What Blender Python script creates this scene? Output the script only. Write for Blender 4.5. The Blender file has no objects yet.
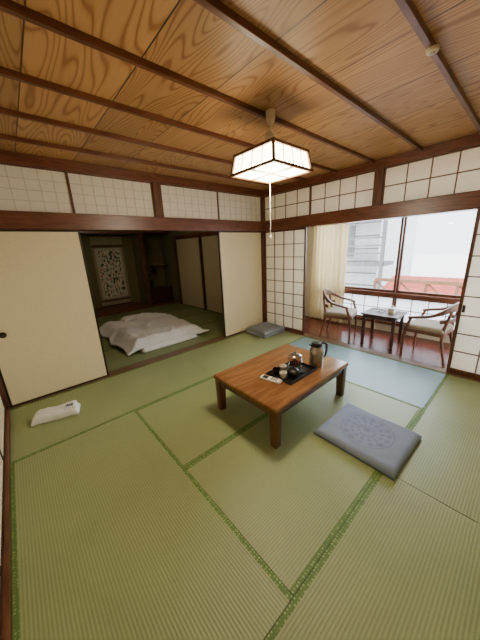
import bpy, bmesh, math, random
from mathutils import Vector, Matrix, noise
import numpy as np
random.seed(4)
C = bpy.context.scene.collection

# ------------------------------------------------------------------ helpers
def lin(c):
    return tuple(((x/255)/12.92 if x/255 <= .04045 else ((x/255+.055)/1.055)**2.4) for x in c)+(1,)

def nodes(name):
    m = bpy.data.materials.new(name); m.use_nodes = True
    nt = m.node_tree; b = nt.nodes['Principled BSDF']
    return m, nt, b

def N(nt, t, **k):
    n = nt.nodes.new(t)
    for a, v in k.items():
        setattr(n, a, v)
    return n

def coords(nt, scale=(1,1,1)):
    tc = N(nt, 'ShaderNodeTexCoord'); mp = N(nt, 'ShaderNodeMapping')
    nt.links.new(tc.outputs['Object'], mp.inputs['Vector'])
    mp.inputs['Scale'].default_value = scale
    return mp.outputs['Vector']

def ramp(nt, fac, stops):
    r = N(nt, 'ShaderNodeValToRGB'); els = r.color_ramp.elements
    while len(els) < len(stops): els.new(.5)
    for e, (p, c) in zip(els, stops):
        e.position = p; e.color = c
    nt.links.new(fac, r.inputs['Fac']); return r.outputs['Color']

def math_(nt, op, a, b=None):
    n = N(nt, 'ShaderNodeMath', operation=op)
    for i, v in enumerate((a, b)):
        if v is None: continue
        if isinstance(v, (int, float)): n.inputs[i].default_value = v
        else: nt.links.new(v, n.inputs[i])
    return n.outputs[0]

def bump(nt, b, h, strength=.3, dist=.002):
    bp = N(nt, 'ShaderNodeBump'); bp.inputs['Strength'].default_value = strength
    bp.inputs['Distance'].default_value = dist
    nt.links.new(h, bp.inputs['Height']); nt.links.new(bp.outputs[0], b.inputs['Normal'])

def plain(name, c, rough=.5, var=.06, scale=8, metal=0, bmp=0, stretch=(1,1,1), em=None, es=0):
    m, nt, b = nodes(name)
    v = coords(nt, stretch)
    n = N(nt, 'ShaderNodeTexNoise'); n.inputs['Scale'].default_value = scale
    n.inputs['Detail'].default_value = 5
    nt.links.new(v, n.inputs['Vector'])
    l = lin(c)
    lo = tuple(x*(1-var*2) for x in l[:3])+(1,); hi = tuple(min(1, x*(1+var*2)) for x in l[:3])+(1,)
    nt.links.new(ramp(nt, n.outputs[0], [(.3, lo), (.7, hi)]), b.inputs['Base Color'])
    b.inputs['Roughness'].default_value = rough; b.inputs['Metallic'].default_value = metal
    if bmp: bump(nt, b, n.outputs[0], bmp)
    if em:
        b.inputs['Emission Color'].default_value = lin(em); b.inputs['Emission Strength'].default_value = es
    return m

def wood(name, c1, c2, rough=.35, scale=3, stretch=(8,8,1), k=10):
    m, nt, b = nodes(name)
    v = coords(nt, stretch)
    n = N(nt, 'ShaderNodeTexNoise'); n.inputs['Scale'].default_value = scale; n.inputs['Detail'].default_value = 3
    nt.links.new(v, n.inputs['Vector'])
    s = math_(nt, 'SINE', math_(nt, 'MULTIPLY', n.outputs[0], k*3))
    s = math_(nt, 'ADD', math_(nt, 'MULTIPLY', s, .5), .5)
    nt.links.new(ramp(nt, s, [(0, lin(c1)), (1, lin(c2))]), b.inputs['Base Color'])
    b.inputs['Roughness'].default_value = rough
    bump(nt, b, s, .08)
    return m

def finish(me, name, mat, parent, smooth, bevel, loc=(0,0,0)):
    o = bpy.data.objects.new(name, me); C.objects.link(o)
    if mat: me.materials.append(mat)
    if parent: o.parent = parent
    o.location = loc
    if smooth:
        for p in me.polygons: p.use_smooth = True
    if bevel:
        md = o.modifiers.new('b', 'BEVEL'); md.width = bevel; md.segments = 3; md.limit_method = 'ANGLE'
    return o

def boxes(name, lst, mat, parent=None, bevel=0, origin=None):
    """several boxes (lo,hi) in one mesh. origin for top-level objects"""
    if origin is None and parent is None:
        lo = lst[0][0]; hi = lst[0][1]
        origin = tuple((a+b)/2 for a, b in zip(lo, hi))
    origin = origin or (0,0,0)
    vs, fs = [], []
    for lo, hi in lst:
        i = len(vs)
        for z in (lo[2], hi[2]):
            for y in (lo[1], hi[1]):
                for x in (lo[0], hi[0]):
                    vs.append((x-origin[0], y-origin[1], z-origin[2]))
        fs += [tuple(i+j for j in f) for f in ((0,2,3,1),(4,5,7,6),(0,1,5,4),(2,6,7,3),(0,4,6,2),(1,3,7,5))]
    me = bpy.data.meshes.new(name); me.from_pydata(vs, [], fs); me.update()
    return finish(me, name, mat, parent, False, bevel, origin)

def box(name, lo, hi, mat, parent=None, bevel=0):
    return boxes(name, [(lo, hi)], mat, parent, bevel)

def lathe(name, prof, mat, parent=None, loc=(0,0,0), seg=32, closed=True):
    vs, fs = [], []
    for r, z in prof:
        for i in range(seg):
            a = 2*math.pi*i/seg; vs.append((r*math.cos(a), r*math.sin(a), z))
    for j in range(len(prof)-1):
        for i in range(seg):
            k = (i+1) % seg
            fs.append((j*seg+i, j*seg+k, (j+1)*seg+k, (j+1)*seg+i))
    if closed:
        fs.append(tuple(range(seg))[::-1]); fs.append(tuple((len(prof)-1)*seg+i for i in range(seg)))
    me = bpy.data.meshes.new(name); me.from_pydata(vs, [], fs); me.update()
    o = finish(me, name, mat, parent, True, 0, loc)
    md = o.modifiers.new('e', 'EDGE_SPLIT'); md.split_angle = math.radians(40)
    return o

def sweep(name, path, w, h, mat, parent=None, up=(0,0,1), seg=10, sq=False, loc=(0,0,0)):
    """elliptic / rounded square section swept on path; w,h floats or lists"""
    P = [Vector(p) for p in path]; n = len(P)
    W = w if isinstance(w, (list, tuple)) else [w]*n
    H = h if isinstance(h, (list, tuple)) else [h]*n
    vs, fs = [], []
    for i, p in enumerate(P):
        t = (P[min(i+1, n-1)]-P[max(i-1, 0)]).normalized()
        u = Vector(up)
        s = t.cross(u)
        if s.length < 1e-3: s = t.cross(Vector((0,1,0)))
        s.normalize(); u2 = s.cross(t).normalized()
        for k in range(seg):
            a = 2*math.pi*(k+.5)/seg
            ca, sa = math.cos(a), math.sin(a)
            if sq:
                e = .35
                ca = math.copysign(abs(ca)**e, ca); sa = math.copysign(abs(sa)**e, sa)
            vs.append(p+s*(ca*W[i]/2)+u2*(sa*H[i]/2))
    for i in range(n-1):
        for k in range(seg):
            l = (k+1) % seg
            fs.append((i*seg+k, i*seg+l, (i+1)*seg+l, (i+1)*seg+k))
    fs.append(tuple(range(seg))[::-1]); fs.append(tuple((n-1)*seg+k for k in range(seg)))
    me = bpy.data.meshes.new(name); me.from_pydata(vs, [], fs); me.update()
    o = finish(me, name, mat, parent, True, 0, loc)
    md = o.modifiers.new('e', 'EDGE_SPLIT'); md.split_angle = math.radians(50)
    return o

def empty(name, loc, label=None, cat=None, rz=0, kind=None, group=None):
    o = bpy.data.objects.new(name, None); C.objects.link(o); o.location = loc
    o.rotation_euler = (0, 0, rz); o.empty_display_size = .1
    return tag(o, label, cat, kind, group)

def tag(o, label=None, cat=None, kind=None, group=None):
    if label: o['label'] = label
    if cat: o['category'] = cat
    if kind: o['kind'] = kind
    if group: o['group'] = group
    return o

def struct(o, label, cat):
    return tag(o, label, cat, 'structure')

# ------------------------------------------------------------------ materials
DKW = wood('dark_red_wood', (84,48,32), (106,64,44), .4, 2.0, (6,6,1))
DKWX = wood('dark_red_wood_x', (94,52,32), (116,68,44), .35, 2.0, (1,8,8))
DKWY = wood('dark_red_wood_y', (94,52,32), (116,68,44), .35, 2.0, (8,1,8))
BLACKF = plain('black_lacquer', (40,26,18), .3)
TBL = wood('table_wood', (122,80,46), (142,98,58), .18, 1.6, (1,7,7), 8)
TBLD = wood('table_leg_wood', (88,54,32), (106,68,42), .3, 2, (7,7,1), 8)
FUS = plain('fusuma_paper', (228,212,174), .9, .02, 60, bmp=.1)
FUSD = plain('fusuma_paper_darker', (200,186,150), .9, .03, 60, bmp=.1)  # darker cream tone for the passage doors
SAND = plain('sand_wall', (120,114,76), .95, .06, 90, bmp=.3)
PLAS = plain('cream_plaster', (214,204,176), .95, .03, 50, bmp=.2)
WHITEP = plain('white_plastic', (232,230,222), .4, .01)
BLACKP = plain('black_plastic', (22,22,24), .3, .02)
CORD = plain('cord_white', (215,210,196), .6, .02)
STEEL = plain('brushed_steel', (170,158,148), .22, .03, 5, metal=.85)
DARKT = wood('engawa_table_wood', (60,36,28), (80,50,38), .3, 3, (1,7,7), 8)
CHAIRW = wood('chair_wood', (92,58,40), (116,74,50), .35, 3, (4,4,4), 6)
CHAIRS = plain('chair_seat_fabric', (150,138,120), .9, .05, 60, bmp=.2)
GREYT = plain('track_wood', (112,84,58), .4, .1, 4, stretch=(1,6,6))
CONC = plain('pale_concrete', (232,230,228), .9, .04, 1.5)
REDR = plain('red_roof_tiles', (164,76,64), .8, .12, 6)
BLDG = plain('pale_siding', (226,228,232), .9, .03, 3)
TIMB = plain('weathered_timber', (132,94,70), .8, .1, 4)

def paper_mat(name, c, tr=.5):
    m = bpy.data.materials.new(name); m.use_nodes = True; nt = m.node_tree
    nt.nodes.remove(nt.nodes['Principled BSDF']); out = nt.nodes['Material Output']
    v = coords(nt); n = N(nt, 'ShaderNodeTexNoise'); n.inputs['Scale'].default_value = 40; nt.links.new(v, n.inputs['Vector'])
    l = lin(c); col = ramp(nt, n.outputs[0], [(.3, tuple(x*.96 for x in l[:3])+(1,)), (.7, l)])
    d = N(nt, 'ShaderNodeBsdfDiffuse'); t = N(nt, 'ShaderNodeBsdfTranslucent'); mx = N(nt, 'ShaderNodeMixShader')
    nt.links.new(col, d.inputs[0]); nt.links.new(col, t.inputs[0]); mx.inputs[0].default_value = tr
    nt.links.new(d.outputs[0], mx.inputs[1]); nt.links.new(t.outputs[0], mx.inputs[2]); nt.links.new(mx.outputs[0], out.inputs[0])
    return m
SHOJI = paper_mat('shoji_paper', (252,246,232), .5)
RANP = paper_mat('transom_paper', (250,245,230), .2)
CURT = paper_mat('curtain_fabric', (242,226,184), .3)

def glass_mat():
    m = bpy.data.materials.new('window_glass'); m.use_nodes = True; nt = m.node_tree
    nt.nodes.remove(nt.nodes['Principled BSDF']); out = nt.nodes['Material Output']
    g = N(nt, 'ShaderNodeBsdfGlossy'); g.inputs['Roughness'].default_value = .02
    t = N(nt, 'ShaderNodeBsdfTransparent'); mx = N(nt, 'ShaderNodeMixShader'); mx.inputs[0].default_value = .06
    nt.links.new(t.outputs[0], mx.inputs[1]); nt.links.new(g.outputs[0], mx.inputs[2]); nt.links.new(mx.outputs[0], out.inputs[0])
    return m
GLASS = glass_mat()

def tatami_mat(name, c1, c2, rough=.5):
    m, nt, b = nodes(name)
    v = coords(nt)
    w = N(nt, 'ShaderNodeTexWave', wave_type='BANDS', bands_direction='X'); w.inputs['Scale'].default_value = 20.9
    w.inputs['Distortion'].default_value = .15; w.inputs['Detail'].default_value = 1
    nt.links.new(v, w.inputs['Vector'])
    v2 = coords(nt, (1, 14, 1)); n = N(nt, 'ShaderNodeTexNoise'); n.inputs['Scale'].default_value = 22; n.inputs['Detail'].default_value = 4
    nt.links.new(v2, n.inputs['Vector'])
    v3 = coords(nt); n3 = N(nt, 'ShaderNodeTexNoise'); n3.inputs['Scale'].default_value = 2.2; nt.links.new(v3, n3.inputs['Vector'])
    f = math_(nt, 'ADD', math_(nt, 'MULTIPLY', w.outputs['Fac'], .32), math_(nt, 'ADD', math_(nt, 'MULTIPLY', n.outputs[0], .42), math_(nt, 'MULTIPLY', n3.outputs[0], .34)))
    nt.links.new(ramp(nt, f, [(.2, lin(c1)), (.85, lin(c2))]), b.inputs['Base Color'])
    b.inputs['Roughness'].default_value = rough
    bump(nt, b, w.outputs['Fac'], .35, .002)
    return m
TAT = tatami_mat('tatami_rush', (126,138,92), (162,172,120), .45)
TAT_SHEEN = tatami_mat('tatami_rush_sky_sheen', (110,142,148), (144,174,182), .36)  # bluish skylight sheen painted into the rush colour
TAT2 = tatami_mat('tatami_rush_darker', (112,126,80), (144,156,102))  # darker rush tone for the sleeping room mats

def heri_mat():
    m, nt, b = nodes('green_brocade_border')
    v = coords(nt, (1,1,1))
    vo = N(nt, 'ShaderNodeTexVoronoi'); vo.inputs['Scale'].default_value = 60; vo.inputs['Randomness'].default_value = .25
    nt.links.new(v, vo.inputs['Vector'])
    nt.links.new(ramp(nt, vo.outputs['Distance'], [(.25, lin((156,178,112))), (.42, lin((96,124,62)))]), b.inputs['Base Color'])
    b.inputs['Roughness'].default_value = .7
    return m
HERI = heri_mat()

def ceil_mat():
    m, nt, b = nodes('cedar_ceiling_boards')
    tc = N(nt, 'ShaderNodeTexCoord'); sp = N(nt, 'ShaderNodeSeparateXYZ'); nt.links.new(tc.outputs['Object'], sp.inputs[0])
    pw = .455
    u = math_(nt, 'DIVIDE', math_(nt, 'ADD', sp.outputs[0], 10.03), pw)
    idn = math_(nt, 'FLOOR', u); fr = math_(nt, 'FRACT', u)
    cb = N(nt, 'ShaderNodeCombineXYZ')
    nt.links.new(math_(nt, 'ADD', math_(nt, 'MULTIPLY', fr, 1.35), math_(nt, 'MULTIPLY', idn, 13.7)), cb.inputs[0])
    nt.links.new(math_(nt, 'MULTIPLY', sp.outputs[1], .5), cb.inputs[1])
    nt.links.new(math_(nt, 'MULTIPLY', idn, 3.1), cb.inputs[2])
    n = N(nt, 'ShaderNodeTexNoise'); n.inputs['Scale'].default_value = 1.5; n.inputs['Detail'].default_value = 1.0; n.inputs['Roughness'].default_value = .3
    nt.links.new(cb.outputs[0], n.inputs['Vector'])
    s = math_(nt, 'ADD', math_(nt, 'MULTIPLY', math_(nt, 'SINE', math_(nt, 'MULTIPLY', n.outputs[0], 150)), .5), .5)
    s = math_(nt, 'POWER', s, 2.6)
    v5 = coords(nt, (60, 2, 1)); n5 = N(nt, 'ShaderNodeTexNoise'); n5.inputs['Scale'].default_value = 2; nt.links.new(v5, n5.inputs['Vector'])
    wn = N(nt, 'ShaderNodeTexWhiteNoise', noise_dimensions='1D'); nt.links.new(idn, wn.inputs['W'])
    grain = ramp(nt, s, [(0, lin((192,146,96))), (.6, lin((180,132,82))), (1, lin((154,104,60)))])
    hsv = N(nt, 'ShaderNodeHueSaturation'); nt.links.new(grain, hsv.inputs['Color'])
    nt.links.new(math_(nt, 'ADD', math_(nt, 'ADD', math_(nt, 'MULTIPLY', wn.outputs[0], .25), .74), math_(nt, 'MULTIPLY', n5.outputs[0], .25)), hsv.inputs['Value'])
    seam = math_(nt, 'LESS_THAN', math_(nt, 'ABSOLUTE', math_(nt, 'SUBTRACT', fr, .5)), .492)
    mx = N(nt, 'ShaderNodeMix', data_type='RGBA'); nt.links.new(seam, mx.inputs[0])
    mx.inputs[6].default_value = lin((72,44,28)); nt.links.new(hsv.outputs[0], mx.inputs[7])
    nt.links.new(mx.outputs[2], b.inputs['Base Color']); b.inputs['Roughness'].default_value = .45
    return m
CEIL = ceil_mat()

def plank_mat(name, c1, c2, pw=.12, rough=.25):
    m, nt, b = nodes(name)
    tc = N(nt, 'ShaderNodeTexCoord'); sp = N(nt, 'ShaderNodeSeparateXYZ'); nt.links.new(tc.outputs['Object'], sp.inputs[0])
    u = math_(nt, 'DIVIDE', math_(nt, 'ADD', sp.outputs[0], 10), pw); idn = math_(nt, 'FLOOR', u); fr = math_(nt, 'FRACT', u)
    wn = N(nt, 'ShaderNodeTexWhiteNoise', noise_dimensions='1D'); nt.links.new(idn, wn.inputs['W'])
    c = ramp(nt, wn.outputs[0], [(0, lin(c1)), (1, lin(c2))])
    seam = math_(nt, 'LESS_THAN', math_(nt, 'ABSOLUTE', math_(nt, 'SUBTRACT', fr, .5)), .48)
    mx = N(nt, 'ShaderNodeMix', data_type='RGBA'); nt.links.new(seam, mx.inputs[0]); mx.inputs[6].default_value = lin((24,12,8))
    nt.links.new(c, mx.inputs[7]); nt.links.new(mx.outputs[2], b.inputs['Base Color']); b.inputs['Roughness'].default_value = rough
    return m
ENGF = plank_mat('engawa_boards', (86,38,26), (108,50,34))

# ------------------------------------------------------------------ dimensions
X0, X1 = -.32, 3.50       # tatami area
Y0, Y1 = -.50, 3.31
ZC = 2.43
KZ0, KZ1 = 1.76, 1.92

# ------------------------------------------------------------------ floor + mats
struct(box('floor', (X0-.1, Y0-.1, -.12), (X1+.14, 7.6, -.055), plain('subfloor', (110,80,50), .8)), 'wooden subfloor under the rush mats', 'floor')

def mat_obj(cx, cy, w, L, rot, m, group, label):
    o = empty('tatami_mat', (cx, cy, -.055), label, 'tatami mat', rot, group=group)
    box('rush_cover', (-w/2+.002, -L/2+.002, 0), (w/2-.002, L/2-.002, .055), m, o)
    box('cloth_border', (-w/2+.001, -L/2+.002, .05), (-w/2+.026, L/2-.002, .0565), HERI, o)
    box('cloth_border', (w/2-.026, -L/2+.002, .05), (w/2-.001, L/2-.002, .0565), HERI, o)
    return o
g1 = 'green tatami mats of the main room'
lb = 'green woven rush tatami mat with patterned green cloth borders'
ra = math.pi/2
mat_obj(.645, -.025, .95, 1.93, ra, TAT, g1, lb)
mat_obj(2.555, -.025, .95, 1.89, ra, TAT, g1, lb)
mat_obj(.155, 1.405, .95, 1.91, 0, TAT, g1, lb)
mat_obj(1.59, .9275, .955, 1.92, ra, TAT, g1, lb)
mat_obj(1.59, 1.8825, .955, 1.92, ra, TAT, g1, lb)
mat_obj(3.025, 1.405, .95, 1.91, 0, TAT_SHEEN, g1, 'rush tatami mat with painted bluish sky sheen beside the veranda opening')
mat_obj(.645, 2.835, .95, 1.93, ra, TAT, g1, lb)
mat_obj(2.555, 2.835, .95, 1.89, ra, TAT, g1, lb)
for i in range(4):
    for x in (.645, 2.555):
        mat_obj(x, 3.47+.43+i*.86, .86, 1.91, ra, TAT2, 'tatami mats of the sleeping room', 'darker green rush tatami mat in the sleeping room')

# rails
struct(box('trim_1', (X0-.06, Y1, -.05), (X1+.14, Y1+.16, .004), GREYT), 'wooden floor track of the sliding doors', 'door track')
struct(box('trim_2', (X1, Y0-.1, -.05), (X1+.14, Y1, .004), GREYT), 'wooden floor track of the paper screens', 'door track')
struct(box('trim_3', (X0-.06, Y0-.1, -.05), (X0, Y1, .03), DKWY), 'dark wooden floor edge along the side wall', 'trim')

# ------------------------------------------------------------------ beams / posts of main room
YF = Y1+.04   # fusuma front face
XS = X1+.04   # shoji front face
def tb(n, lo, hi, m, l, c='beam', bev=.003):
    return struct(box('trim_%d' % n, lo, hi, m, None, bev), l, c)
tb(4, (X0-.06, YF-.06, KZ0), (X1+.06, YF+.14, KZ1), DKWX, 'dark wooden lintel beam above the sliding doors')
tb(5, (XS-.06, Y0-.1, KZ0), (XS+.14, YF-.06, KZ1), DKWY, 'dark wooden lintel beam above the veranda opening')
tb(6, (X0-.06, YF-.03, 2.33), (X1+.06, YF+.12, ZC), DKWX, 'dark wooden ceiling ledger beam')
tb(7, (XS-.03, Y0-.1, 2.33), (XS+.12, YF-.03, ZC), DKWY, 'dark wooden ceiling ledger beam')
tb(8, (1.59-.055, YF-.03, KZ1), (1.59+.055, YF+.10, 2.33), DKW, 'short dark wooden post between transom screens', 'post')
tb(9, (XS-.03, 1.42-.05, KZ1), (XS+.10, 1.42+.05, 2.33), DKW, 'short dark wooden post between transom screens', 'post')
tb(10, (X1+.0, YF-.02, 0.004), (X1+.12, YF+.12, KZ0), DKW, 'dark wooden corner post of the room', 'post')
tb(11, (X1+.01, YF-.03, KZ1), (X1+.12, YF+.1, 2.33), DKW, 'dark wooden corner post above the lintel', 'post')
tb(12, (X0-.06, YF-.02, .004), (X0+.01, YF+.12, KZ0), DKW, 'dark wooden corner post by the side wall', 'post')
# ceiling battens
for k in range(8):
    y = 2.93-.48*k
    tb(20+k, (X0-.05, y-.014, ZC-.032), (XS-.03, y+.014, ZC), DKWX, 'thin dark wooden ceiling batten', 'ceiling batten', .002)
struct(box('ceiling', (X0-.1, Y0-.1, ZC), (X1+.2, 7.6, ZC+.05), CEIL), 'grained cedar board ceiling', 'ceiling')

# ------------------------------------------------------------------ transom screens
def grid_boxes(axis, a0, a1, z0, z1, d0, d1, nc, nr, t=.008):
    """kumiko lattice; axis 'x' => spans x ; depth along the other"""
    L = []
    for i in range(1, nc):
        a = a0+(a1-a0)*i/nc
        L.append(((a-t/2, d0, z0), (a+t/2, d1, z1)) if axis == 'x' else ((d0, a-t/2, z0), (d1, a+t/2, z1)))
    for i in range(1, nr):
        z = z0+(z1-z0)*i/nr
        L.append(((a0, d0, z-t/2), (a1, d1, z+t/2)) if axis == 'x' else ((d0, a0, z-t/2), (d1, a1, z+t/2)))
    return L
def frame_boxes(axis, a0, a1, z0, z1, d0, d1, f, fb=None):
    fb = fb or f
    L = [((a0, z0), (a0+f, z1)), ((a1-f, z0), (a1, z1)), ((a0+f, z0), (a1-f, z0+fb)), ((a0+f, z1-f), (a1-f, z1))]
    if axis == 'x': return [((p[0], d0, p[1]), (q[0], d1, q[1])) for p, q in L]
    return [((d0, p[0], p[1]), (d1, q[0], q[1])) for p, q in L]
def P(axis, a0, a1, z0, z1, d0, d1):
    return ((a0, d0, z0), (a1, d1, z1)) if axis == 'x' else ((d0, a0, z0), (d1, a1, z1))

LINE = plain('pale_lattice', (220,208,184), .7)
KUM = plain('shoji_lattice_wood', (104,68,44), .5, .05)
wn = [0]
def screen(kindname, axis, a0, a1, z0, z1, d, nc, nr, f, lat, paper, framem, label, cat, fb=None, t=.008, th=.03, front=0):
    wn[0] += 1
    cx, cz = (a0+a1)/2, z0
    loc = (cx, d, cz) if axis == 'x' else (d, cx, cz)
    o = struct(empty('%s_%d' % (kindname, wn[0]), loc), label, cat)
    h = (a1-a0)/2; H = z1-z0; fb = fb or f
    boxes('frame', frame_boxes(axis, -h, h, 0, H, 0, th, f, fb), framem, o, .002)
    boxes('paper', [P(axis, -h+f, h-f, fb, H-f, th*.55, th*.6)], paper, o)
    if nc: boxes('lattice', grid_boxes(axis, -h+f, h-f, fb, H-f, th*.4, th*.55, nc, nr, t), lat, o)
    return o
lab = 'paper transom screen with fine pale lattice in dark frame'
for a0, a1 in ((X0, .632), (.634, 1.535), (1.645, 2.565), (2.567, X1+.01)):
    screen('window', 'x', a0, a1, KZ1, 2.33, YF, 8, 4, .01, LINE, RANP, KUM, lab, 'transom screen', t=.005)
lab = 'white paper transom screen with dark wooden grid'
for a0, a1 in ((2.385, YF-.03), (1.47, 2.383), (.437, 1.37), (-.52, .435)):
    screen('window', 'y', a0, a1, KZ1, 2.33, XS, 4, 2, .014, KUM, SHOJI, KUM, lab, 'transom screen', t=.012)

# ------------------------------------------------------------------ fusuma doors
dn = [0]
def fusuma(axis, a0, a1, d, pull, m=FUS, z0=.004, z1=KZ0, sgn=1):
    dn[0] += 1
    cx = (a0+a1)/2; h = (a1-a0)/2; H = z1-z0
    loc = (cx, d, z0) if axis == 'x' else (d, cx, z0)
    o = struct(empty('door_%d' % dn[0], loc), 'cream paper sliding door with thin dark lacquered frame', 'sliding door')
    boxes('frame', frame_boxes(axis, -h, h, 0, H, 0, .03, .018), BLACKF, o, .002)
    boxes('paper_panel', [P(axis, -h+.018, h-.018, .018, H-.018, .004, .026)], m, o)
    if pull is not None:
        p = lathe('finger_pull', [(.001, 0), (.026, 0), (.03, .004), (.03, .009), (.026, .009), (.001, .003)], BLACKF, o,
                  (pull-cx, .004, .77) if axis == 'x' else (.004, pull-cx, .77), 24, False)
        p.rotation_euler = (math.pi/2, 0, 0) if axis == 'x' else (0, -math.pi/2, 0)
    return o
fusuma('x', X0+.01, .645, YF, -.2)
fusuma('x', X0+.03, .60, YF+.045, None)
fusuma('x', 2.535, X1, YF, None)
fusuma('x', 2.58, X1, YF+.045, None)

# shoji sliding doors
lab = 'white paper sliding screen with dark wooden grid'
def shoji(a0, a1, d):
    dn[0] += 1
    cx = (a0+a1)/2; h = (a1-a0)/2; H = KZ0-.004
    o = struct(empty('door_%d' % dn[0], (d, cx, .004)), lab, 'sliding screen')
    boxes('frame', frame_boxes('y', -h, h, 0, H, 0, .03, .03, .06), DKW, o, .002)
    boxes('paper', [P('y', -h+.03, h-.03, .06, H-.03, .018, .019)], SHOJI, o)
    boxes('lattice', grid_boxes('y', -h+.03, h-.03, .06, H-.03, .006, .018, 4, 8, .011), KUM, o)
    return o
shoji(2.44, YF-.02, XS)
s = shoji(-.45, .47, XS)
box('finger_pull', (-.004, .40, .72), (.004, .425, .80), BLACKF, s, .002)

# ------------------------------------------------------------------ side wall near the camera
struct(box('wall_side', (X0-.16, Y0-.1, -.05), (X0-.06, 7.6, ZC), PLAS), 'cream plaster side wall', 'wall')
for a0, a1 in ((-.45, .5), (.5, 1.44), (1.44, 2.38), (2.38, 3.31)):
    dn[0] += 1
    o = struct(empty('door_%d' % dn[0], (X0-.055, (a0+a1)/2, .03)), 'cream paper sliding door with dark frame on the side wall', 'sliding door')
    h = (a1-a0)/2; H = KZ0-.03
    boxes('frame', frame_boxes('y', -h, h, 0, H, 0, .03, .02), BLACKF, o, .002)
    boxes('paper_panel', [P('y', -h+.02, h-.02, .02, H-.02, .004, .026)], FUS, o)
tb(13, (X0-.06, Y0-.1, KZ0), (X0, YF-.06, KZ1), DKWY, 'dark wooden lintel beam on the side wall')
tb(14, (X0-.06, Y0-.1, 2.33), (X0, YF-.03, ZC), DKWY, 'dark wooden ceiling ledger beam')
struct(box('wall_near', (X0-.16, Y0-.16, -.05), (X1+.14, Y0-.06, ZC), PLAS), 'cream plaster wall facing the sleeping room', 'wall')

# ------------------------------------------------------------------ sleeping room
YB = 6.92
struct(box('wall_far', (-.4, 7.5, -.05), (X1+.1, 7.6, ZC), SAND), 'olive sand plastered alcove back wall', 'wall')
struct(boxes('wall_passage', [((X1+.0, YF+.12, -.05), (X1+.1, 4.42, ZC)), ((X1, 6.58, -.05), (X1+.1, 7.5, ZC)), ((X1, 4.42, 1.8), (X1+.1, 6.58, ZC)), ((X1+.05, 4.42, -.05), (X1+.1, 6.58, 1.8))], SAND), 'olive sand plastered wall', 'wall')
struct(boxes('wall_alcove', [((X0-.06, YB, -.05), (.95, YB+.1, ZC)), ((.95, YB, 2.0), (X1, YB+.1, ZC)), ((2.66, YB+.12, .1), (2.72, 7.5, 2.0))], SAND), 'olive plaster wall framing the alcove', 'wall')
tb(30, (2.62, YB-.06, .0), (2.74, YB+.06, ZC), wood('alcove_post_wood', (84,54,36), (106,70,48), .3), 'polished dark wooden alcove post', 'post', .01)
tb(31, (.95, YB-.02, .0), (2.62, 7.5, .12), DKWX, 'raised dark wooden alcove floor', 'alcove floor')
tb(32, (2.74, YB-.02, .0), (X1, 7.5, .06), DKWX, 'dark wooden floor of the shelf alcove', 'alcove floor')
tb(33, (X0, YB-.04, 1.97), (X1, YB, 2.05), DKWX, 'dark wooden lintel above the alcove')
tb(34, (X1-.03, 5.34, .0), (X1, 5.40, 1.8), DKW, 'dark wooden post between the sliding doors', 'post')
tb(35, (X1-.03, 4.36, .0), (X1, 4.42, 1.8), DKW, 'dark wooden door post', 'post')
tb(36, (X1-.03, 4.36, 1.8), (X1, 6.64, 1.88), DKWY, 'dark wooden lintel of the passage doors')
tb(37, (X1-.03, 6.58, .0), (X1, 6.64, 1.8), DKW, 'dark wooden door post', 'post')
for a0, a1 in ((5.40, 6.58), (4.42, 5.34)):
    fusuma('y', a0, a1, X1+.01, None, FUSD, 0.0, 1.8)
# shelves
sh = empty('alcove_cabinet', (3.12, 7.28, .06), 'low dark wooden cabinet in the alcove', 'cabinet')
boxes('body', [((-.37, -.2, 0), (.37, .2, .42))], DARKT, sh, .004)
box('door', (-.35, -.212, .03), (-.01, -.201, .39), DARKT, sh)
box('door', (.01, -.212, .03), (.35, -.201, .39), DARKT, sh)
w1 = tag(boxes('staggered_shelf', [((2.73, 7.15, .86), (3.16, 7.5, .885)), ((3.06, 7.15, 1.08), (3.49, 7.5, 1.105)), ((3.1, 7.2, .885), (3.12, 7.48, 1.08))], DARKT), 'dark wooden staggered wall shelf in the alcove', 'shelf')
va = tag(lathe('flower_vase', [(.02, 0), (.05, .01), (.07, .08), (.05, .15), (.022, .2), (.03, .23), (.022, .228), (.015, .2)], plain('dark_ceramic', (70,60,54), .3), None, (2.98, 7.3, .48)), 'small dark ceramic vase on the alcove cabinet', 'vase')

# scroll
def scroll_mat():
    m, nt, b = nodes('scroll_painting')
    v = coords(nt, (1, 1, .7))
    n = N(nt, 'ShaderNodeTexNoise'); n.inputs['Scale'].default_value = 15; n.inputs['Detail'].default_value = 7
    nt.links.new(v, n.inputs['Vector'])
    nt.links.new(ramp(nt, n.outputs[0], [(.38, lin((60,62,58))), (.44, lin((120,136,104))), (.5, lin((210,202,178))), (.57, lin((226,220,204))), (.62, lin((186,90,70))), (.7, lin((90,104,120)))]), b.inputs['Base Color'])
    b.inputs['Roughness'].default_value = .8
    return m
sc = empty('hanging_scroll', (2.0, 7.47, .13), 'tall hanging scroll painting with grey and tan cloth mount', 'hanging scroll')
box('mount', (-.38, 0, 0), (.38, .006, 1.81), plain('scroll_mount', (158,146,116), .8), sc)
box('mount_band', (-.38, -.002, 1.53), (.38, 0, 1.59), plain('scroll_band', (96,70,52), .8), sc)
box('mount_band', (-.38, -.002, .12), (.38, 0, .17), bpy.data.materials['scroll_band'], sc)
box('inner_mount', (-.32, -.003, .2), (.32, 0, 1.51), plain('scroll_inner', (196,188,166), .8), sc)
box('painting', (-.28, -.006, .24), (.28, -.003, 1.46), scroll_mat(), sc)
sweep('bottom_roller', [(-.42, 0, 0), (.42, 0, 0)], .035, .035, BLACKF, sc)
sweep('top_rod', [(-.39, 0, 1.81), (.39, 0, 1.81)], .02, .02, BLACKF, sc)
sweep('hanging_cord', [(-.15, .005, 1.82), (0, .005, 1.88), (.15, .005, 1.82)], .005, .005, CORD, sc)
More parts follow.
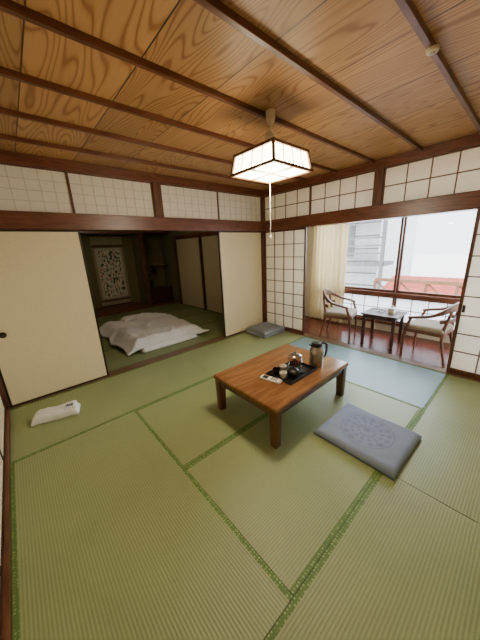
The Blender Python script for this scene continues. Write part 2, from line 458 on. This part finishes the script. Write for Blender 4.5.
# basket
bb = empty('waste_basket', (1.07, 6.1, .002), 'small black basket on the sleeping room mats', 'basket')
lathe('basket_body', [(.09, 0), (.10, .005), (.12, .24), (.125, .245), (.112, .24), (.092, .01), (.001, .008)], BLACKP, bb, closed=False)

# ------------------------------------------------------------------ soft things
def soft_slab(name, w, d, h, mat, parent=None, loc=(0,0,0), n=40, edge=.08, wr=.0, ws=3, seed=0, pinch=0, base=.3, tuft=0):
    """closed puffy slab, bottom on z=0"""
    vs, fs = [], []
    def top(u, v):
        a = min(1, (1-abs(u))/edge); b = min(1, (1-abs(v))/edge)
        p = (math.sin(a*math.pi/2)*math.sin(b*math.pi/2))**.5
        z = h*(base+(1-base)*p)
        if tuft: z -= tuft*math.exp(-(u*u+v*v)/.01)
        return z, p
    for j in range(n+1):
        for i in range(n+1):
            u = i/n*2-1; v = j/n*2-1
            z, p = top(u, v)
            x = u*w/2; y = v*d/2
            if pinch:
                x *= 1-pinch*(1-abs(v)**2)*.5*abs(u)**3
                y *= 1-pinch*(1-abs(u)**2)*.5*abs(v)**3
            if wr:
                q = Vector((x*ws+seed, y*ws, seed*1.3))
                rid = 1-abs(noise.noise(q))*2
                z += p*wr*(rid + .5*noise.noise(q*2.3))
                x += wr*.8*noise.noise(q+Vector((9,0,0))); y += wr*.8*noise.noise(q+Vector((0,9,0)))
            vs.append((x, y, max(z, .012)))
    m = n+1
    for j in range(n):
        for i in range(n):
            fs.append((j*m+i, j*m+i+1, (j+1)*m+i+1, (j+1)*m+i))
    k = len(vs)
    for j in range(m):
        for i in range(m):
            x, y, z = vs[j*m+i]; f = .985
            vs.append((x*f, y*f, 0))
    for j in range(n):
        for i in range(n):
            fs.append((k+j*m+i, k+(j+1)*m+i, k+(j+1)*m+i+1, k+j*m+i+1))
    for i in range(n):
        fs.append((i, k+i, k+i+1, i+1)); fs.append((n*m+i, n*m+i+1, k+n*m+i+1, k+n*m+i))
        fs.append((i*m, (i+1)*m, k+(i+1)*m, k+i*m)); fs.append((i*m+n, k+i*m+n, k+(i+1)*m+n, (i+1)*m+n))
    me = bpy.data.meshes.new(name); me.from_pydata(vs, [], fs); me.update()
    return finish(me, name, mat, parent, True, 0, loc)

def cushion_mat(name, base, hi, ring=True):
    m, nt, b = nodes(name)
    tc = N(nt, 'ShaderNodeTexCoord'); sp = N(nt, 'ShaderNodeSeparateXYZ'); nt.links.new(tc.outputs['Object'], sp.inputs[0])
    x, y = sp.outputs[0], sp.outputs[1]
    r = math_(nt, 'SQRT', math_(nt, 'ADD', math_(nt, 'MULTIPLY', x, x), math_(nt, 'MULTIPLY', y, y)))
    th = math_(nt, 'ARCTAN2', y, x)
    rings = math_(nt, 'SINE', math_(nt, 'MULTIPLY', r, 130))
    pet = math_(nt, 'SINE', math_(nt, 'MULTIPLY', th, 14))
    pat = math_(nt, 'GREATER_THAN', math_(nt, 'ADD', math_(nt, 'MULTIPLY', rings, .8), pet), .3)
    inside = math_(nt, 'LESS_THAN', r, .185)
    edge = math_(nt, 'LESS_THAN', math_(nt, 'ABSOLUTE', math_(nt, 'SUBTRACT', r, .19)), .004)
    f = math_(nt, 'MAXIMUM', math_(nt, 'MULTIPLY', pat, inside), edge)
    ns = N(nt, 'ShaderNodeTexNoise'); ns.inputs['Scale'].default_value = 160; nt.links.new(tc.outputs['Object'], ns.inputs['Vector'])
    mx = N(nt, 'ShaderNodeMix', data_type='RGBA'); nt.links.new(math_(nt, 'MULTIPLY', f, .6) if ring else math_(nt, 'MULTIPLY', ns.outputs[0], .4), mx.inputs[0])
    mx.inputs[6].default_value = lin(base); mx.inputs[7].default_value = lin(hi)
    nt.links.new(mx.outputs[2], b.inputs['Base Color']); b.inputs['Roughness'].default_value = .8
    bump(nt, b, ns.outputs[0], .4)
    return m
ZAB = cushion_mat('blue_grey_damask', (128,139,164), (102,115,144))
ZAB2 = cushion_mat('grey_damask', (124,130,136), (146,152,158), False)
c = soft_slab('floor_cushion', .56, .61, .05, ZAB, None, (1.845, .655, .003), 40, .16, .004, 6, 3, .03, .4, .008)
c.rotation_euler = (0, 0, math.radians(-1))
tag(c, 'flat blue-grey floor cushion with a round woven medallion', 'floor cushion')
for k, (rz, dx) in enumerate(((.02, 0), (-.03, .01))):
    c = soft_slab('floor_cushion', .53, .50, .055, ZAB2, None, (3.215+dx, 3.04, .003+k*.050), 30, .22, .005, 6, 5+k, .04, .35, .01)
    c.rotation_euler = (0, 0, rz)
    tag(c, 'grey floor cushion in a stack by the paper screen', 'floor cushion', group='stacked floor cushions in the corner')

# futon
WHITE = plain('white_cotton', (232,232,230), .9, .02, 14, bmp=.2)
def quilt_mat():
    m, nt, b = nodes('patterned_white_quilt')
    v = coords(nt); vo = N(nt, 'ShaderNodeTexVoronoi'); vo.inputs['Scale'].default_value = 9; nt.links.new(v, vo.inputs['Vector'])
    r = math_(nt, 'SINE', math_(nt, 'MULTIPLY', vo.outputs['Distance'], 40))
    nt.links.new(ramp(nt, r, [(.35, lin((232,232,230))), (.8, lin((204,204,206)))]), b.inputs['Base Color'])
    b.inputs['Roughness'].default_value = .9
    return m
QUILT = quilt_mat()
ft = empty('futon', (1.74, 4.66, 0), 'white futon bed with rumpled faintly patterned duvet', 'futon')
soft_slab('mattress', 1.0, 1.95, .09, WHITE, ft, (0, .05, .002), 30, .08, .006, 3, 1)
def duvet():
    n = 90; w, d = 1.46, 1.75; vs = []; fs = []
    for j in range(n+1):
        for i in range(n+1):
            u = i/n*2-1; v = j/n*2-1; x = u*w/2; y = v*d/2
            ex = max(0, (abs(x)-.50)/.23); ey = max(0, (abs(y)-.78)/.1)
            e = min(1, max(ex, ey))
            z = .17*(1-e*e*(3-2*e))+.05*(e)
            q = Vector((x*2.2+4, y*1.9, 2))
            rid = (1-abs(noise.noise(q))*2.2)
            r2 = (1-abs(noise.noise(q*2.1+Vector((5,5,5))))*2)
            z += (.05*rid+.02*r2)*(1-.4*e)
            x += .05*noise.noise(Vector((y*3, 1, x))); y += .06*noise.noise(Vector((x*3, 7, y)))
            vs.append((x, y, max(z, .035)))
    m = n+1
    for j in range(n):
        for i in range(n):
            fs.append((j*m+i, j*m+i+1, (j+1)*m+i+1, (j+1)*m+i))
    me = bpy.data.meshes.new('duvet'); me.from_pydata(vs, [], fs); me.update()
    o = finish(me, 'duvet', QUILT, ft, True, 0, (0, -.02, 0))
    md = o.modifiers.new('s', 'SOLIDIFY'); md.thickness = .03; md.offset = -1
duvet()
soft_slab('pillow', .5, .32, .12, WHITE, ft, (0, .80, .08), 24, .4, .01, 5, 8)

# towel bundle
tw = empty('towel_bundle', (.035, 2.82, .001), 'white packaged folded towel with a small blue label', 'towel', math.radians(-14))
soft_slab('towel', .38, .16, .085, plain('terry_white', (240,240,238), .6, .03, 120, bmp=.6), tw, (0, 0, 0), 30, .35, .006, 12, 2, 0, .3)
soft_slab('folded_end', .1, .13, .03, WHITE, tw, (.12, 0, .068), 16, .4, .003, 12, 3)
box('label', (.09, -.045, .0965), (.15, .03, .0995), plain('blue_label', (92,116,156), .5), tw)
for k in range(3):
    box('printed_mark', (.10+k*.016, -.03, .0992), (.106+k*.016, .015, .1005), BLACKP, tw)

# ------------------------------------------------------------------ low table
tx0, tx1, ty0, ty1 = 1.21, 2.31, 1.05, 1.83
lt = empty('low_table', ((tx0+tx1)/2, (ty0+ty1)/2, .001), 'low reddish-brown lacquered wooden tea table', 'low table')
W, D = (tx1-tx0)/2, (ty1-ty0)/2
TH = .36
box('table_top', (-W, -D, TH-.04), (W, D, TH), TBL, lt, .014)
boxes('apron', [((-W+.025, -D+.025, TH-.095), (W-.025, -D+.045, TH-.04)), ((-W+.025, D-.045, TH-.095), (W-.025, D-.025, TH-.04)),
                ((-W+.025, -D+.045, TH-.095), (-W+.045, D-.045, TH-.04)), ((W-.045, -D+.045, TH-.095), (W-.025, D-.045, TH-.04))], TBLD, lt, .003)
for sx in (-1, 1):
    for sy in (-1, 1):
        px, py = sx*(W-.048), sy*(D-.048)
        sweep('leg', [(px, py, 0), (px, py, .1), (px, py, .22), (px, py, TH-.04)], [.066, .07, .076, .08], [.066, .07, .076, .08], TBLD, lt, up=(0,1,0), seg=16, sq=True)

# tray and tea set
zt = TH+.001
tr = empty('serving_tray', (1.76, 1.325, zt), 'black rectangular lacquer tray holding tea things', 'tray', math.radians(0))
box('tray_base', (-.2, -.14, 0), (.2, .14, .006), BLACKP, tr, .002)
boxes('tray_rim', [((-.2, -.14, .006), (.2, -.132, .022)), ((-.2, .132, .006), (.2, .14, .022)), ((-.2, -.132, .006), (-.192, .132, .022)), ((.192, -.132, .006), (.2, .132, .022))], BLACKP, tr, .002)
zz = zt+.0065
CER = plain('white_ceramic', (226,222,212), .25, .02)
DCER = plain('dark_lacquer_bowl', (40,28,26), .25, .02)
RED = plain('red_wrapper', (150,44,34), .5, .05)
def cup(x, y, m, r=.034, h=.055, label='small tea cup on the tray', grp='tea cups on the tray'):
    o = lathe('tea_cup', [(r*.5, 0), (r*.55, .005), (r*.85, .02), (r, h), (r*.92, h), (r*.78, .02), (.001, .01)], m, None, (x, y, zz), 28, False)
    return tag(o, label, 'cup', group=grp)
cup(1.62, 1.40, DCER, label='dark lacquered tea cup on the tray')
cup(1.71, 1.395, CER, label='white ceramic tea cup on the tray')
cup(1.61, 1.31, CER, label='white ceramic tea cup on the tray')
# teapot
tp = empty('teapot', (1.70, 1.27, zz), 'small black teapot with side handle on the tray', 'teapot')
lathe('body', [(.03, 0), (.05, .012), (.058, .035), (.05, .06), (.03, .07), (.001, .071)], BLACKP, tp)
lathe('lid', [(.03, .07), (.028, .078), (.008, .082), (.009, .092), (.004, .097), (.001, .097)], BLACKP, tp)
sweep('spout', [(.045, 0, .035), (.075, 0, .05), (.09, 0, .07)], [.024, .018, .012], [.024, .018, .012], BLACKP, tp)
sweep('handle', [(0, -.05, .04), (0, -.08, .055), (0, -.115, .065)], [.016, .018, .022], [.016, .018, .022], BLACKP, tp)
# glass jar
gj = empty('glass_canister', (1.865, 1.375, zz), 'clear glass canister with wrapped tea bags inside', 'canister')
gm, nt, b = nodes('clear_glass'); b.inputs['Transmission Weight'].default_value = 1; b.inputs['Roughness'].default_value = .02; b.inputs['Base Color'].default_value = (.95, .97, .96, 1)
lathe('glass', [(.06, 0), (.066, .004), (.068, .06), (.064, .105), (.06, .105), (.064, .06), (.062, .008), (.001, .006)], gm, gj, closed=False)
lathe('lid', [(.066, .106), (.068, .11), (.06, .12), (.035, .13), (.012, .134), (.014, .148), (.001, .152)], STEEL, gj)
box('tea_bag', (-.035, -.03, .01), (-.005, .03, .06), RED, gj, .003)
box('tea_bag', (.0, -.03, .01), (.012, .03, .07), RED, gj, .003)
box('tea_packet', (.015, -.028, .01), (.035, .028, .065), plain('tan_wrapper', (170,130,80), .5), gj, .003)
# thermos
th = empty('thermal_jug', (2.035, 1.25, zt), 'shiny metal thermal jug with black lid and handle', 'thermal jug', math.radians(-30))
lathe('body', [(.06, 0), (.066, .006), (.066, .14), (.06, .17), (.046, .192), (.044, .2)], STEEL, th)
lathe('lid', [(.046, .2), (.05, .205), (.05, .225), (.042, .236), (.02, .24), (.001, .24)], BLACKP, th)
sweep('spout', [(-.03, 0, .2), (-.055, 0, .213), (-.078, 0, .226)], [.045, .034, .018], [.03, .022, .01], BLACKP, th)
sweep('handle', [(.045, 0, .222), (.08, 0, .226), (.103, 0, .205), (.106, 0, .15), (.095, 0, .09), (.064, 0, .065)], .022, .014, BLACKP, th, up=(0,1,0))
# remote
rm = empty('remote_control', (1.515, 1.37, zt), 'white remote control with dark display', 'remote control', math.radians(14))
box('body', (-.033, -.1, 0), (.033, .1, .016), WHITEP, rm, .005)
box('display', (-.024, .03, .016), (.024, .08, .0172), plain('lcd', (60,70,66), .2), rm)
boxes('keypad', [((-.02+i*.016, -.06+j*.022, .016), (-.010+i*.016, -.048+j*.022, .0185)) for i in range(3) for j in range(3)], BLACKP, rm)

# ------------------------------------------------------------------ pendant lamp
lx, ly = 1.62, 1.44
LPAP = plain('lamp_paper_glow', (255,244,214), .8, .01, em=(255,236,196), es=18)
LW = plain('lamp_wood', (110,74,42), .5, .05)
lp = empty('pendant_lamp', (lx, ly, 2.02), 'square wooden pendant lamp with glowing white paper shade', 'pendant lamp')
hb, ht, lh = .212, .19, .14
def frus(name, a, bq, z0, z1, mat, parent):
    vs = [(-a,-a,z0),(a,-a,z0),(a,a,z0),(-a,a,z0),(-bq,-bq,z1),(bq,-bq,z1),(bq,bq,z1),(-bq,bq,z1)]
    fs = [(0,3,2,1),(4,5,6,7),(0,1,5,4),(1,2,6,5),(2,3,7,6),(3,0,4,7)]
    me = bpy.data.meshes.new(name); me.from_pydata(vs, [], fs); me.update()
    return finish(me, name, mat, parent, False, 0)
frus('lamp_shade', hb-.008, ht-.008, .008, lh-.004, LPAP, lp)
B = []
t = .009
for (h, z) in ((hb, 0), (ht, lh-.012)):
    B += [((-h, -h-t, z), (h, -h+t, z+.018)), ((-h, h-t, z), (h, h+t, z+.018)), ((-h-t, -h-t, z), (-h+t, h+t, z+.018)), ((h-t, -h-t, z), (h+t, h+t, z+.018))]
B += [((-hb, -.005, .0), (hb, .005, .009)), ((-.005, -hb, .0), (.005, hb, .009))]
boxes('wooden_frame', B, LW, lp, .001)
for sx, sy in ((-1,-1),(1,-1),(1,1),(-1,1)):
    sweep('corner_post', [(sx*hb, sy*hb, .005), (sx*ht, sy*ht, lh)], .018, .018, LW, lp, up=(0,1,0), seg=8, sq=True)
for a in (-.5, 0, .5):
    for d in range(4):
        c_, s_ = [(1,0),(0,1),(-1,0),(0,-1)][d]
        def rr(x, y, z): return (x*c_-y*s_, x*s_+y*c_, z)
        sweep('slat', [rr(a*hb, -hb, .01), rr(a*ht, -ht, lh-.006)], .007, .007, LW, lp, up=(0,1,0), seg=6)
frus('top_cover', ht+.008, .06, lh, lh+.03, plain('lamp_top', (150,118,78), .6), lp)
sweep('hanging_cord', [(0,0,lh+.03), (0,0,.34)], .008, .008, CORD, lp)
lathe('switch_housing', [(.012, .2), (.026, .205), (.03, .25), (.02, .27), (.006, .272)], WHITEP, lp, (-.012, .0, 0))
lathe('ceiling_rose', [(.015, .325), (.024, .335), (.034, .36), (.036, .405), (.01, .409)], plain('beige_plastic', (206,190,156), .4), lp)
sweep('pull_cord', [(.01, .02, .0), (.01, .02, -.2), (.01, .02, -.43)], .004, .004, CORD, lp)
lathe('cord_knob', [(.002, -.46), (.007, -.458), (.008, -.44), (.003, -.43)], WHITEP, lp, (.01, .02, 0), 12)

# small ceiling fitting
sd = empty('smoke_detector', (1.78, .52, ZC-.033), 'small round beige detector on the ceiling batten', 'smoke detector')
lathe('body', [(.018, -.016), (.026, -.013), (.03, -.004), (.03, 0)], plain('beige_plastic_b', (206,190,160), .4), sd)
lathe('sensor_cap', [(.004, -.024), (.011, -.022), (.014, -.016)], plain('grey_plastic', (170,166,158), .5), sd)

# ------------------------------------------------------------------ veranda
XW = 4.66
struct(box('floor_veranda', (X1+.14, -1.3, -.1), (XW+.1, 3.6, -.01), ENGF), 'polished reddish board floor of the veranda', 'floor')
struct(box('ceiling_veranda', (X1+.16, -1.3, 2.36), (XW+.1, 3.6, 2.42), PLAS), 'pale veranda ceiling', 'ceiling')
struct(box('wall_veranda_end', (X1+.14, 3.5, -.02), (XW+.1, 3.6, 2.36), PLAS), 'cream plaster end wall of the veranda', 'wall')
struct(boxes('wall_window', [((XW, 2.9, -.02), (XW+.1, 3.5, 2.36)), ((XW, -1.3, 2.0), (XW+.1, 2.9, 2.36)), ((XW, -1.3, -.02), (XW+.1, 2.9, .12))], PLAS), 'cream wall around the veranda windows', 'wall')
tb(40, (XW-.05, -1.3, .60), (XW+.09, 2.9, .67), DKWY, 'dark wooden window sill', 'window sill')
tb(41, (XW-.03, -1.3, 1.93), (XW+.09, 2.9, 2.0), DKWY, 'dark wooden window header', 'window header')
tb(42, (XW-.04, -1.3, .12), (XW+.09, 2.9, .17), DKWY, 'dark wooden bottom rail', 'trim')
FROST = paper_mat('frosted_lower_panel', (246,248,250), .75)
for a0, a1 in ((1.455, 2.42), (.50, 1.445), (2.43, 2.9), (-.46, .49)):
    wn[0] += 1
    h = (a1-a0)/2
    o = struct(empty('window_%d' % wn[0], (XW+.01, (a0+a1)/2, .67)), 'clear glass sliding window in dark wooden frame', 'window')
    boxes('frame', frame_boxes('y', -h, h, 0, 1.26, 0, .035, .032, .04), DKW, o, .002)
    boxes('pane', [P('y', -h+.03, h-.03, .03, 1.23, .016, .02)], GLASS, o)
    wn[0] += 1
    o = struct(empty('window_%d' % wn[0], (XW+.01, (a0+a1)/2, .17)), 'low frosted window with dark wooden grid', 'window')
    boxes('frame', frame_boxes('y', -h, h, 0, .43, 0, .035, .025), DKW, o, .002)
    boxes('pane', [P('y', -h+.02, h-.02, .02, .41, .016, .02)], FROST, o)
    boxes('lattice', grid_boxes('y', -h+.02, h-.02, .02, .41, .004, .016, 4, 2, .01), KUM, o)

# curtain
def curtain(y0, y1, x, z0, z1):
    n = 160; m = 14; vs = []; fs = []
    for j in range(m+1):
        for i in range(n+1):
            t = i/n; zf = j/m
            a = .032*math.sin(t*2*math.pi*8+.5*math.sin(t*9))*(.75+.35*(1-zf))
            vs.append((a, (t-.5)*(y1-y0)*(1+.05*(1-zf))+.01*math.sin(t*40+zf*3), z0+(z1-z0)*zf))
    for j in range(m):
        for i in range(n):
            q = n+1; fs.append((j*q+i, j*q+i+1, (j+1)*q+i+1, (j+1)*q+i))
    me = bpy.data.meshes.new('drape'); me.from_pydata(vs, [], fs); me.update()
    return me
cu = empty('curtain', (XW-.10, 2.62, 0), 'cream gathered floor-length curtain at the veranda window', 'curtain')
finish(curtain(2.28, 2.98, 0, .02, 1.99), 'drape', CURT, cu, True, 0)
cr = tag(sweep('curtain_rail', [(0, -2.2, 0), (0, 1.45, 0)], .02, .02, BLACKF, None, loc=(XW-.10, 2.0, 2.0)), 'dark curtain rail above the veranda window', 'curtain rail')

# armchairs (front faces +Y locally)
def arc_rail():
    pts = []
    for i in range(33):
        a = math.pi*(i/32)
        x = .265*math.cos(a); y = -.04-.24*math.sin(a)
        z = .60+.135*math.sin(a)**1.3
        pts.append((x, y, z))
    pre = [(.262, .16, .555), (.27, .06, .58)]
    post = [(-.27, .06, .58), (-.262, .16, .555)]
    return pre+pts+post
def chair(loc, rz, label):
    o = empty('armchair', loc, label, 'armchair', rz, group='wooden armchairs on the veranda')
    pts = arc_rail(); n = len(pts)
    sweep('arm_rail', pts, .034, [.032+.07*math.sin(math.pi*i/(n-1))**3 for i in range(n)], CHAIRW, o, seg=12, sq=True)
    mid = [(.235*math.cos(a), -.05-.215*math.sin(a), .535+.02*math.sin(a)) for a in [math.pi*(.16+.68*i/16) for i in range(17)]]
    sweep('back_slat', mid, .016, .05, CHAIRW, o, seg=12, sq=True)
    for s in (-1, 1):
        sweep('leg', [(s*.235, .20, 0), (s*.24, .2, .22), (s*.25, .18, .42), (s*.262, .13, .565)], [.028,.036,.04,.032], [.028,.036,.04,.032], CHAIRW, o, up=(0,1,0))
        sweep('leg', [(s*.225, -.27, 0), (s*.2, -.2, .3), (s*.185, -.2, .45), (s*.17, -.245, .68)], [.028,.038,.038,.03], [.028,.038,.038,.03], CHAIRW, o, up=(0,1,0))
    boxes('seat_frame', [((-.24, .18, .36), (.24, .215, .405)), ((-.2, -.22, .36), (.2, -.185, .405)), ((-.235, -.2, .36), (-.205, .2, .405)), ((.205, -.2, .36), (.235, .2, .405))], CHAIRW, o, .004)
    soft_slab('seat_cushion', .47, .43, .06, CHAIRS, o, (0, .0, .40), 20, .25, 0, 1, 0, 0, .45)
    return o
chair((3.91, 1.98, -.01), math.pi+.25, 'curved wooden armchair with pale seat beside the curtain')
chair((3.93, .78, -.01), -.05, 'curved wooden armchair with pale seat by the white screen')

# veranda table
vt = empty('side_table', (4.05, 1.38, -.01), 'small square dark wooden veranda table', 'side table')
box('table_top', (-.22, -.25, .455), (.22, .25, .48), DARKT, vt, .005)
boxes('apron', [((-.18, -.21, .40), (.18, -.19, .455)), ((-.18, .19, .40), (.18, .21, .455)), ((-.18, -.19, .40), (-.16, .19, .455)), ((.16, -.19, .40), (.18, .19, .455))], DARKT, vt)
for sx in (-1, 1):
    for sy in (-1, 1):
        box('leg', (sx*.175-.02, sy*.205-.02, 0), (sx*.175+.02, sy*.205+.02, .455), DARKT, vt, .003)
ash = tag(lathe('ashtray', [(.05, 0), (.055, .003), (.058, .025), (.05, .027), (.045, .01), (.001, .008)], gm, None, (4.05, 1.42, .4705), 28, False), 'small glass ashtray on the veranda table', 'ashtray')
bx = empty('tissue_box', (4.08, 1.28, .4705), 'small white tissue box on the veranda table', 'tissue box')
box('carton', (-.05, -.04, 0), (.05, .04, .08), WHITEP, bx, .004)
sweep('tissue', [(0, 0, .08), (.005, 0, .1), (.012, 0, .115)], [.03, .05, .02], [.01, .012, .006], WHITE, bx)

# ------------------------------------------------------------------ outside
gd = box('ground', (XW+.12, -30, -.45), (40, 40, -.4), CONC); struct(gd, 'bright pale paved street outside', 'ground')
# wooden garden railing close to the windows, with diagonal braces
ra_ = empty('garden_railing', (6.3, -.6, -.4), 'brown timber railing with diagonal braces outside the windows', 'railing')
box('top_rail', (-.035, -4, 1.02), (.035, 3, 1.09), TIMB, ra_)
box('lower_rail', (-.02, -4, .55), (.02, 3, .61), TIMB, ra_)
for i in range(15):
    y = -4+i*.5
    box('post', (-.03, y-.025, 0), (.03, y+.025, 1.02), TIMB, ra_)
    if i < 14:
        sweep('brace', [(0, y+.03, .62), (0, y+.47, 1.01)], .03, .03, TIMB, ra_, up=(1,0,0), seg=8, sq=True)
# low red roof
nb = empty('neighbour_shed', (8.4, .5, -.4), 'low shed with faded red roof across the street', 'shed')
box('wall_body', (-.9, -2.4, 0), (.9, 2.0, .55), TIMB, nb)
me = bpy.data.meshes.new('roof'); me.from_pydata([(-1.1,-2.6,.55),(1.1,-2.6,.55),(1.1,2.2,.55),(-1.1,2.2,.55),(0,-2.6,.92),(0,2.2,.92)], [], [(0,4,5,3),(1,2,5,4),(0,1,4),(3,5,2),(0,3,2,1)]); me.update()
finish(me, 'roof', REDR, nb, False, 0)
# pale house opposite with gallery rails
GT = plain('grey_trim', (124,127,134), .8)
nh = empty('neighbour_house', (12.0, 8.2, -.4), 'pale house with horizontal siding and a grey balcony rail', 'house')
box('house_body', (-2, -4.4, 0), (2, 5, 5.6), BLDG, nh)
boxes('siding', [((-2.03, -4.4, .3+i*.45), (-2.0, 5, .33+i*.45)) for i in range(12)], GT, nh)
box('eave', (-2.9, -4.9, 2.75), (-1.9, 5, 2.87), GT, nh)
box('balcony_floor', (-2.9, -4.9, 1.1), (-1.9, 5, 1.22), GT, nh)
for z in (1.5, 1.75, 2.0):
    box('balcony_rail', (-2.9, -4.9, z), (-2.85, 5, z+.05), GT, nh)
for i in range(6):
    box('balcony_post', (-2.92, -4.9+i*1.8, 0), (-2.82, -4.8+i*1.8, 2.75), GT, nh)
for a in (-3.5, -.8):
    box('house_window', (-2.06, a, 1.4), (-2.0, a+1.7, 2.5), plain('dark_pane', (110,120,132), .1), nh)

# ------------------------------------------------------------------ light
w = bpy.data.worlds.new('world'); bpy.context.scene.world = w; w.use_nodes = True
bg = w.node_tree.nodes['Background']; bg.inputs[0].default_value = (.86, .93, 1, 1); bg.inputs[1].default_value = 5.2

def light(name, typ, loc, energy, col, size=1, sizey=None, target=None):
    l = bpy.data.lights.new(name, typ); l.energy = energy; l.color = col
    if typ == 'AREA':
        l.shape = 'RECTANGLE'; l.size = size; l.size_y = sizey or size
    if typ == 'SUN': l.angle = math.radians(2)
    if typ == 'POINT': l.shadow_soft_size = size
    o = bpy.data.objects.new(name, l); C.objects.link(o); o.location = loc
    if target:
        o.rotation_euler = (Vector(target)-Vector(loc)).to_track_quat('-Z', 'Y').to_euler()
    return o
light('sunlight', 'SUN', (10, 10, 10), 8, (1, .97, .92), target=(12.5, 8, 0))
light('sky_light', 'AREA', (5.6, 1.4, 2.2), 350, (.72, .85, 1), 3.6, 2.0, target=(3.2, 1.4, .4))
light('lamp_bulb', 'POINT', (lx, ly, 1.93), 38, (1, .87, .67), .12)
light('bedroom_fill', 'POINT', (1.6, 5.2, 2.2), 11, (1, .93, .76), .2)  # added fill without a fitting, brightens the sleeping room

# ------------------------------------------------------------------ camera
f = 255.0
d = Vector((37, 916, f)).normalized(); Xa = Vector((300, -89, f)).normalized(); Ya = Vector((-229, -62, f)).normalized()
A = np.array([list(Xa), list(Ya), list(-d)])   # rows: world axes in cv-camera coords
U, S, Vt = np.linalg.svd(A); R = U@Vt
r = Vector(R[:, 0]); dn_ = Vector(R[:, 1]); fw = Vector(R[:, 2])
M4 = Matrix(((r.x, -dn_.x, -fw.x, 0), (r.y, -dn_.y, -fw.y, 0), (r.z, -dn_.z, -fw.z, 1.5), (0, 0, 0, 1)))
cam = bpy.data.cameras.new('camera'); co = bpy.data.objects.new('camera', cam); C.objects.link(co)
cam.sensor_fit = 'VERTICAL'; cam.sensor_height = 36; cam.lens = 36*f/640; cam.clip_start = .02
co.matrix_world = M4
bpy.context.scene.camera = co
